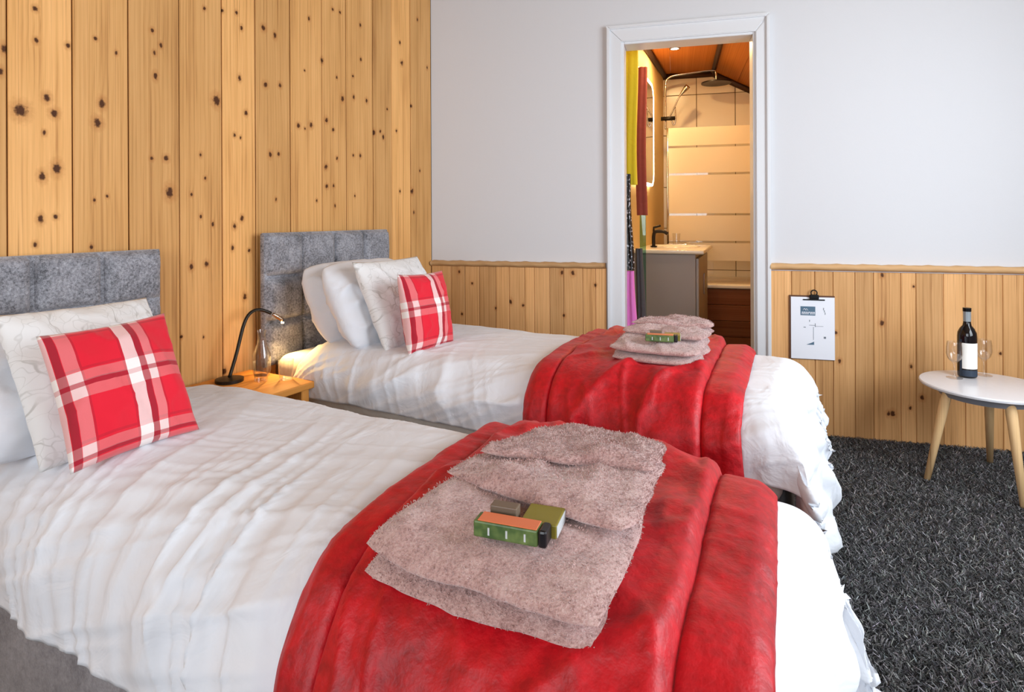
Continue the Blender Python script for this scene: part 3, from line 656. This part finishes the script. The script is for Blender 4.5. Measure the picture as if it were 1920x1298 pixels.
pillow('cushion', (.655, -2.285, .580), (-.215, 0, .301), .352, .385, .11, M['leafy'], 'large white branch-print cushion on the foreground bed', 'cushion', 6)
pillow('tartan_cushion', (.765, -2.280, .597), (-.135, .0, .262), .262, .300, .10, M['tartan'], 'red tartan cushion on the foreground bed', 'cushion', 7, yawv=(.14, 1, 0), ear=.05)

# ---- towels: soft quads with rounded edges
def soft_quad(nm, quad, z0f, thick, mat, parent, seed, n=60, m=None, lump=.010, pw=5, curl=0):
    """quad: four (x,y) corners in order; lies on height function z0f(x,y)"""
    q = np.array(quad, float); m = m or n
    s = np.linspace(-1, 1, n); t_ = np.linspace(-1, 1, m); s = np.sign(s)*(1-(1-np.abs(s))**2.2); t_ = np.sign(t_)*(1-(1-np.abs(t_))**2.2)
    S, T = np.meshgrid(s, t_, indexing='ij'); a, b = (S*np.sqrt(1-.11*T**4)+1)/2, (T*np.sqrt(1-.11*S**4)+1)/2
    wob = lambda k: .010*fbm(S*2+k, T*2, seed+k, 3)
    XY = q[0]*((1-a)*(1-b))[..., None]+q[1]*(a*(1-b))[..., None]+q[2]*(a*b)[..., None]+q[3]*((1-a)*b)[..., None]
    XY = XY+np.stack([wob(1), wob(2)], -1)
    prof = np.maximum((1-np.abs(S)**pw)*(1-np.abs(T)**pw), 0)**.5
    base = z0f(XY[..., 0], XY[..., 1])
    fz = .0022*(vn(XY[..., 0]*330, XY[..., 1]*330, seed)-.5)
    L_ = lump*(fbm(XY[..., 0]*9, XY[..., 1]*9, seed+9, 4)+.8*ridge(XY[..., 0]*11+XY[..., 1]*5, XY[..., 1]*9, seed+12)-.3*ridge(XY[..., 0]*8-XY[..., 1]*9, XY[..., 1]*7, seed+15))
    topz = base+thick*.5+thick*.5*prof+(L_+fz)*prof
    botz = base+thick*.5-thick*.5*prof
    v = np.concatenate([np.concatenate([XY, topz[..., None]], -1).reshape(-1, 3), np.concatenate([XY, botz[..., None]], -1).reshape(-1, 3)])
    F1 = grid_faces(n, m); f = np.concatenate([F1, F1[:, ::-1]+n*m])
    o = mesh(nm, v, f, mat, parent, True)
    bm = bmesh.new(); bm.from_mesh(o.data); bmesh.ops.remove_doubles(bm, verts=bm.verts[:], dist=1e-5); bm.to_mesh(o.data); bm.free()
    return o
def pile(parent_obj, n, length, seed):
    me = parent_obj.data; me.update(); rg = np.random.default_rng(seed)
    nv = len(me.polygons); ce = np.empty(nv*3, np.float32); no = np.empty(nv*3, np.float32); ar = np.empty(nv, np.float32)
    me.polygons.foreach_get('center', ce); me.polygons.foreach_get('normal', no); me.polygons.foreach_get('area', ar); ce = ce.reshape(-1, 3); no = no.reshape(-1, 3)
    ar = ar*(no[:, 2] > -.4)
    idx = rg.choice(nv, n, p=ar/ar.sum()); sz = np.sqrt(ar[idx])[:, None]
    p = ce[idx]+rg.uniform(-.6, .6, (n, 3))*sz; nn = no[idx]
    d = nn+rg.normal(0, .55, (n, 3)); d /= np.linalg.norm(d, axis=1, keepdims=True)
    side = np.cross(d, rg.normal(0, 1, (n, 3))); side /= np.linalg.norm(side, axis=1, keepdims=True)+1e-9
    L = rg.uniform(.5, 1., (n, 1))*length; wd = length*.20; p = p-nn*.001
    V = np.stack([p-side*wd, p+side*wd, p+d*L+side*wd*.6, p+d*L-side*wd*.6], 1).reshape(-1, 3); b = np.arange(n)*4
    o = mesh('terry_pile', V, np.stack([b, b+1, b+2, b+3], 1), M['terry'], parent_obj); o['kind'] = 'stuff'
    return o
def lerp_map(quad):
    return np.array(quad, float)
def towel_set(A, B, C, D, bed, th, lift, who, sd, npile, plen):
    """A left, B front, C right, D back corners of the folded bath towel"""
    A, B, C, D = map(np.array, (A, B, C, D)); at = lambda s, t: (A*(1-s)+B*s)*(1-t)+(D*(1-s)+C*s)*t
    def z_run(x, y):
        return bed.surf(x, y-bed.y0)[..., 2]*.35+.65*(bed.zt+.02)+lift
    big = empty('folded_towel', label='dusty pink bath towel folded flat on the %s runner' % who, cat='towel')
    soft_quad('lower_fold', [at(0, 0), at(1, .0), at(1, 1), at(0, 1)], z_run, th, M['terry'], big, sd, lump=.004)
    soft_quad('upper_fold', [at(-.02, .02), at(1.0, .01), at(.98, .98), at(.01, .99)], lambda x, y: z_run(x, y)+th*.92, th*1.05, M['terry'], big, sd+1, lump=.014)
    small = empty('hand_towel', label='smaller dusty pink towel folded over the bath towel on the %s' % who, cat='towel')
    zt_ = lambda x, y: z_run(x, y)+th*1.90
    soft_quad('front_flap', [at(-.03, .42), at(1.0, .33), at(1.02, 1.0), at(.16, 1.02)], zt_, th*.85, M['terry'], small, sd+2, lump=.013)
    soft_quad('back_flap', [at(.05, .56), at(1.0, .78), at(1.0, 1.03), at(.30, 1.05)], lambda x, y: zt_(x, y)+th*.72, th*.7, M['terry'], small, sd+3, lump=.016)
    for r_ in (big, small):
        for c_ in list(r_.children): pile(c_, npile, plen, sd)
    return z_run, at
zf, at = towel_set((1.530, -2.285), (1.890, -2.275), (1.865, -1.885), (1.585, -1.86), near, .034, .012, 'foreground bed', 50, 11000, .0038)
zg, at2 = towel_set((1.50, -1.135), (1.765, -1.115), (1.755, -.80), (1.48, -.76), far, .030, .036, 'far bed', 70, 4500, .0038)
# ---- toiletry packs on the towels
green = NT('green_carton'); nz = green.noise(green.obj(), 45, 2); green.p(Base_Color=green.ramp(nz, [(.4, srgb(66, 92, 46)), (.7, srgb(108, 128, 70))]), Roughness=.45); green = green.m
orange = plain('orange_carton', srgb(216, 116, 74), .45); olive = plain('olive_carton', srgb(128, 116, 34), .45); blackp = plain('black_cap_plastic', srgb(16, 16, 22), .35); silver = plain('silver_tube_end', srgb(202, 206, 208), .4)
taupe = plain('taupe_carton', srgb(110, 92, 76), .5)
def toiletries(x, y, z, rz, sc, who):
    r1 = empty('toiletry_tube', (x, y, z), rz, label='green toiletry carton with orange top and black cap on the %s towel' % who, cat='toiletry')
    r1.scale = (sc,)*3
    box('carton', -.055, .052, -.016, .016, 0, .026, green, r1, .003, 2)
    box('orange_face', -.048, .050, -.0145, .0145, .0255, .0275, orange, r1, .0008)
    box('cap', .0525, .066, -.0165, .0165, 0, .027, blackp, r1, .004, 2)
    for k in range(3): box('print_mark', -.03+k*.03, -.027+k*.03, -.0166, -.0158, .006, .018, silver, r1)
    r2 = empty('toiletry_box', (x+.035*sc, y+.052*sc, z), rz+.02, label='olive toiletry box with pale end behind the green carton on the %s towel' % who, cat='toiletry')
    r2.scale = (sc,)*3
    box('carton', -.030, .030, -.030, .032, 0, .022, olive, r2, .002, 2)
    box('end_panel', .0295, .0315, -.0285, .0305, .002, .020, silver, r2, .0006)
    r3 = empty('toiletry_packet', (x-.035*sc, y+.030*sc, z), rz, label='small taupe packet beside the olive box on the %s towel' % who, cat='toiletry'); r3.scale = (sc,)*3
    box('packet', -.012, .034, -.011, .011, 0, .034, taupe, r3, .002, 2)
xy = at(.56, .19); toiletries(xy[0], xy[1], float(zf(np.array([xy[0]]), np.array([xy[1]]))[0])+.072, .16, .86, 'foreground bed')
xy = at2(.55, .17); toiletries(xy[0], xy[1], float(zg(np.array([xy[0]]), np.array([xy[1]]))[0])+.066, .22, .80, 'far bed')

# ================================================================== BEDSIDE TABLE, LAMP, GLASS
bs = empty('bedside_table', label='small orange pine bedside table between the beds', cat='table')
box('table_top', .03, .40, -1.60, -1.285, .475, .50, M['orange_pine'], bs, .005, 2)
for x_ in (.06, .36):
    for y_ in (-1.57, -1.315): box('leg', x_-.018, x_+.018, y_-.018, y_+.018, 0, .474, M['orange_pine'], bs, .003)
box('apron', .06, .36, -1.332, -1.318, .40, .474, M['orange_pine'], bs, .002)
box('apron', .06, .36, -1.582, -1.568, .40, .474, M['orange_pine'], bs, .002)
lp = empty('reading_lamp', label='slim gooseneck reading lamp with lit tip on the bedside table', cat='lamp')
lathe('base', [(0, .501), (.05, .501), (.05, .512), (.012, .518), (0, .518)], M['bronze'], lp, 28, (.12, -1.445, 0))
pts = spline([(.12, -1.445, .515), (.115, -1.41, .60), (.11, -1.375, .70), (.11, -1.345, .742), (.115, -1.305, .750), (.135, -1.26, .728), (.15, -1.225, .700)], 8)
tube('gooseneck', pts[:-9], .0065, M['bronze'], lp)
tube('lamp_head', pts[-9:], [.0065]*3+[.0085]*6, plain('brushed_nickel', srgb(190, 170, 150), .25, 1.), lp)
tip = Vector(pts[-1]); lathe('led', [(0, 0), (.006, 0), (.006, .004), (0, .004)], emit('led_warm', (1, .75, .4, 1), 25), lp, 12, (tip.x, tip.y, tip.z-.013))
l = bpy.data.lights.new('reading_lamp_bulb', 'SPOT'); l.energy = 5; l.color = (1, .62, .22); l.spot_size = math.radians(130); l.spot_blend = .8; l.shadow_soft_size = .01
lo = bpy.data.objects.new('reading_lamp_bulb', l); COL.objects.link(lo); lo.location = tip+Vector((.012, .0, -.02)); lo.rotation_euler = Vector((.35, -.22, -1)).to_track_quat('-Z', 'Y').to_euler()
ca = lathe('glass_carafe', [(0, .501), (.03, .501), (.034, .52), (.034, .58), (.018, .625), (.014, .655), (.018, .676), (.0165, .676), (.0125, .655), (.016, .625), (.032, .58), (.032, .522), (0, .506)], M['glass'], None, 28, (.15, -1.325, 0)); tag(ca, 'slim clear glass carafe on the bedside table', 'carafe')
for k, (x_, y_, lb) in enumerate(((.22, -1.385, 'clear tumbler on the bedside table nearest the foreground bed'), (.285, -1.325, 'clear tumbler on the bedside table nearest the far bed'))):
    g_ = lathe('tumbler', [(0, .501), (.024, .501), (.029, .575), (.0275, .575), (.0225, .507), (0, .507)], M['glass'], None, 24, (x_, y_, 0)); tag(g_, lb, 'glass')

# ================================================================== ROUND TABLE WITH WINE
TX, TY, TZ = 2.668, .200, .412
tb = empty('side_table', (TX, TY, 0), label='round white side table on three splayed beech legs', cat='table')
lathe('table_top', [(0, TZ-.020), (.215, TZ-.020), (.232, TZ-.014), (.235, TZ-.006), (.232, TZ-.001), (.226, TZ), (0, TZ)], M['table_white'], tb, 64)
lathe('apron', [(0, TZ-.052), (.165, TZ-.052), (.178, TZ-.0205), (0, TZ-.0205)], M['apron_grey'], tb, 48)
for a in (204, 287, 78):
    ca_, sa_ = math.cos(math.radians(a)), math.sin(math.radians(a))
    tube('leg', [(.150*ca_, .150*sa_, TZ-.022), (.165*ca_, .165*sa_, TZ-.07), (.238*ca_, .238*sa_, .012)], [.0165, .019, .0115], M['beech'], tb, 14)
def at_table(nm, dx, dy, label, cat):
    return empty(nm, (TX+dx, TY+dy, TZ+.0008), label=label, cat=cat)
wbt = at_table('wine_bottle', -.050, .105, 'dark wine bottle with cream label on the white side table', 'bottle')
lathe('bottle_body', [(0, 0), (.030, 0), (.0345, .004), (.0355, .012), (.0355, .175), (.034, .192), (.026, .210), (.0165, .222), (.0140, .235), (.0138, .292), (0, .293)], M['bottle'], wbt, 40)
lathe('foil_cap', [(.0142, .240), (.0145, .243), (.0146, .285), (.0150, .287), (.0150, .297), (0, .2975)], M['foil'], wbt, 28)
lathe('cap_band', [(.0152, .283), (.0156, .284), (.0156, .298), (0, .2985)], M['black_metal'], wbt, 28)
def label_arc(nm, r, a0, a1, z0, z1, mat, parent):
    n = 18; v = []
    for z in (z0, z1):
        for k in range(n):
            a = math.radians(a0+(a1-a0)*k/(n-1)); v.append((r*math.cos(a), r*math.sin(a), z))
    mesh(nm, v, [(k, k+1, n+k+1, n+k) for k in range(n-1)], mat, parent, True)
label_arc('label', .0359, -128, -20, .040, .150, M['label'], wbt); label_arc('label_band', .0359, -128, -20, .008, .034, M['navy'], wbt)
label_arc('label_side', .0358, -146, -129, .008, .165, M['navy'], wbt)
GP = [(0, 0), (.030, 0), (.030, .002), (.008, .005), (.0038, .012), (.0036, .060), (.010, .068), (.024, .082), (.0305, .104), (.0295, .135), (.0262, .156), (.0254, .156), (.0285, .135), (.0293, .104), (.0230, .084), (.009, .071), (0, .069)]
for dx, dy, lb in ((-.102, .055, 'clear wine glass left of the bottle on the side table'), (.018, .165, 'clear wine glass right of the bottle on the side table')):
    g_ = lathe('wine_glass', GP, M['glass'], None, 32, (TX+dx, TY+dy, TZ+.0008)); tag(g_, lb, 'glass')

# ================================================================== CLIPBOARD ON THE PANELLING
cl = empty('clipboard', rz=TH, label='clipboard with white printed sheet hanging on the pine panelling', cat='clipboard')
cu0, cu1, cz0, cz1 = 1.962, 2.165, .390, .704
box('backing_board', cu0-.006, cu1, -.0235, -.0185, cz0, cz1+.008, M['board'], cl, .0015)
box('paper', cu0+.002, cu1-.001, -.0255, -.0240, cz0+.003, cz1, M['paper'], cl)
cm = (cu0+cu1)/2+.006
bm = bmesh.new(); add_box(bm, cm-.050, cm+.050, -.030, -.026, cz1-.016, cz1-.010, .001); add_box(bm, cm-.022, cm+.022, -.040, -.026, cz1-.010, cz1+.014, .005, 2); bm_obj('clip', bm, M['black_metal'], cl)
tube('hook', [(cm+.014*math.cos(a), -.030, cz1+.022+.014*math.sin(a)) for a in np.linspace(0, 2*math.pi, 17)], .003, M['black_metal'], cl, 8, False)
yp = -.0258
def pr_(nm, u0, u1, z0, z1, m, par=cl, d=0): return box(nm, cu0+u0, cu0+u1, yp-d-.0004, yp-d, cz0+z0, cz0+z1, m, par)
blk = pr_('printed_block', .046, .114, .222, .267, M['slate'])
# white lettering and roofline mark on the block, as far as it can be made out
for (a, b) in (((.057, .247), (.064, .257)), ((.064, .257), (.072, .246)), ((.068, .251), (.074, .256)), ((.074, .256), (.081, .246))):
    tube('mark', [(cu0+a[0], yp-.0006, cz0+a[1]), (cu0+b[0], yp-.0006, cz0+b[1])], .0011, M['paper'], blk, 4)
x0 = .052
for ch in ('n', 'o', 'u', 'w', 'f', 'f'):
    wd = .0075 if ch != 'w' else .011
    pr_('mark', x0, x0+.0022, .227, .240, M['paper'], blk, .0004); pr_('mark', x0+wd-.0022, x0+wd, .227, .238, M['paper'], blk, .0004); pr_('mark', x0, x0+wd, .236, .240, M['paper'], blk, .0004)
    x0 += wd+.0022
for u0, u1, z0, z1 in ((.150, .153, .250, .262), (.154, .157, .240, .250), (.157, .160, .228, .239), (.086, .089, .190, .200), (.112, .115, .165, .183), (.060, .070, .160, .164), (.085, .112, .172, .174), (.112, .150, .168, .1695), (.152, .162, .108, .118), (.104, .106, .10, .165)):
    pr_('print_mark', u0, u1, z0, z1, M['ink'])
mesh('print_mark', [(cu0+.072, yp-.0004, cz0+.075), (cu0+.108, yp-.0004, cz0+.075), (cu0+.108, yp-.0004, cz0+.092), (cu0+.098, yp-.0004, cz0+.086)], [(0, 1, 2, 3)], M['slate'], cl)

# ================================================================== SHAGGY CARPET
def carpet():
    rg = np.random.default_rng(5)
    def blades(n, x0, x1, y0, y1, hmin, hmax, wd):
        x = rg.uniform(x0, x1, n); y = rg.uniform(y0, y1, n)
        ok = (y < np.tan(TH)*x-.018) & (x > .02) & (x < XR-.01)
        # nothing grows where the divans' castors and boards press the floor
        return x[ok], y[ok]
    xs, ys = [], []
    for n, r in ((230000, (1.95, 3.25, -1.75, .80)), (26000, (.0, 1.2, -2.75, -2.2)), (34000, (1.95, 3.74, -4.0, -1.75)), (14000, (3.25, 3.74, -1.75, .86)), (9000, (.4, 2.0, -1.68, -1.22)), (14000, (0, 1.95, -4.0, -2.75)), (9000, (.9, 2.0, -.5, .45))):
        a, b = blades(n, *r, 0, 0, 0); xs.append(a); ys.append(b)
    x = np.concatenate(xs); y = np.concatenate(ys); n = len(x)
    h = rg.uniform(.012, .028, n); ang = rg.uniform(0, 2*np.pi, n)
    lean_a = ang+rg.normal(0, 1.2, n); lean = rg.uniform(.3, 1.1, n)*h
    wd = rg.uniform(.0011, .0022, n)
    dx, dy = np.cos(ang)*wd, np.sin(ang)*wd; lx, ly = np.cos(lean_a)*lean, np.sin(lean_a)*lean
    V = np.zeros((n, 6, 3))
    for k, (t_, wf) in enumerate(((0, .8), (.55, 1.), (1., .45))):
        cx, cy, cz = x+lx*t_**1.7, y+ly*t_**1.7, h*t_*(1-.18*t_)
        V[:, 2*k] = np.stack([cx-dx*wf, cy-dy*wf, cz], 1); V[:, 2*k+1] = np.stack([cx+dx*wf, cy+dy*wf, cz], 1)
    b = (np.arange(n)*6)[:, None]
    F = np.concatenate([b+np.array([[0, 1, 3, 2]]), b+np.array([[2, 3, 5, 4]])])
    m = bpy.data.meshes.new('shaggy_carpet'); m.vertices.add(n*6); m.vertices.foreach_set('co', V.reshape(-1).astype(np.float32))
    m.loops.add(len(F)*4); m.loops.foreach_set('vertex_index', F.reshape(-1).astype(np.int32))
    m.polygons.add(len(F)); m.polygons.foreach_set('loop_start', np.arange(0, len(F)*4, 4, dtype=np.int32)); m.polygons.foreach_set('loop_total', np.full(len(F), 4, dtype=np.int32))
    m.update(); m.validate()
    at_ = m.color_attributes.new('tuft', 'FLOAT_COLOR', 'POINT')
    tone = np.clip(rg.gamma(1.3, 1.0, n), .12, 4.5); base = np.array([.092, .089, .090])*tone[:, None]*(1+rg.normal(0, .05, (n, 3)))
    c = np.ones((n, 6, 4)); c[:, :, :3] = base[:, None, :]
    at_.data.foreach_set('color', c.reshape(-1).astype(np.float32))
    t = NT('charcoal_shag'); a_ = t.n('ShaderNodeAttribute', attribute_name='tuft'); t.p(Base_Color=a_.outputs['Color'], Roughness=.9)
    m.materials.append(t.m)
    o = bpy.data.objects.new('shaggy_carpet', m); link(o); tag(o, 'dark charcoal shaggy carpet covering the floor', 'carpet', kind='stuff')
carpet()
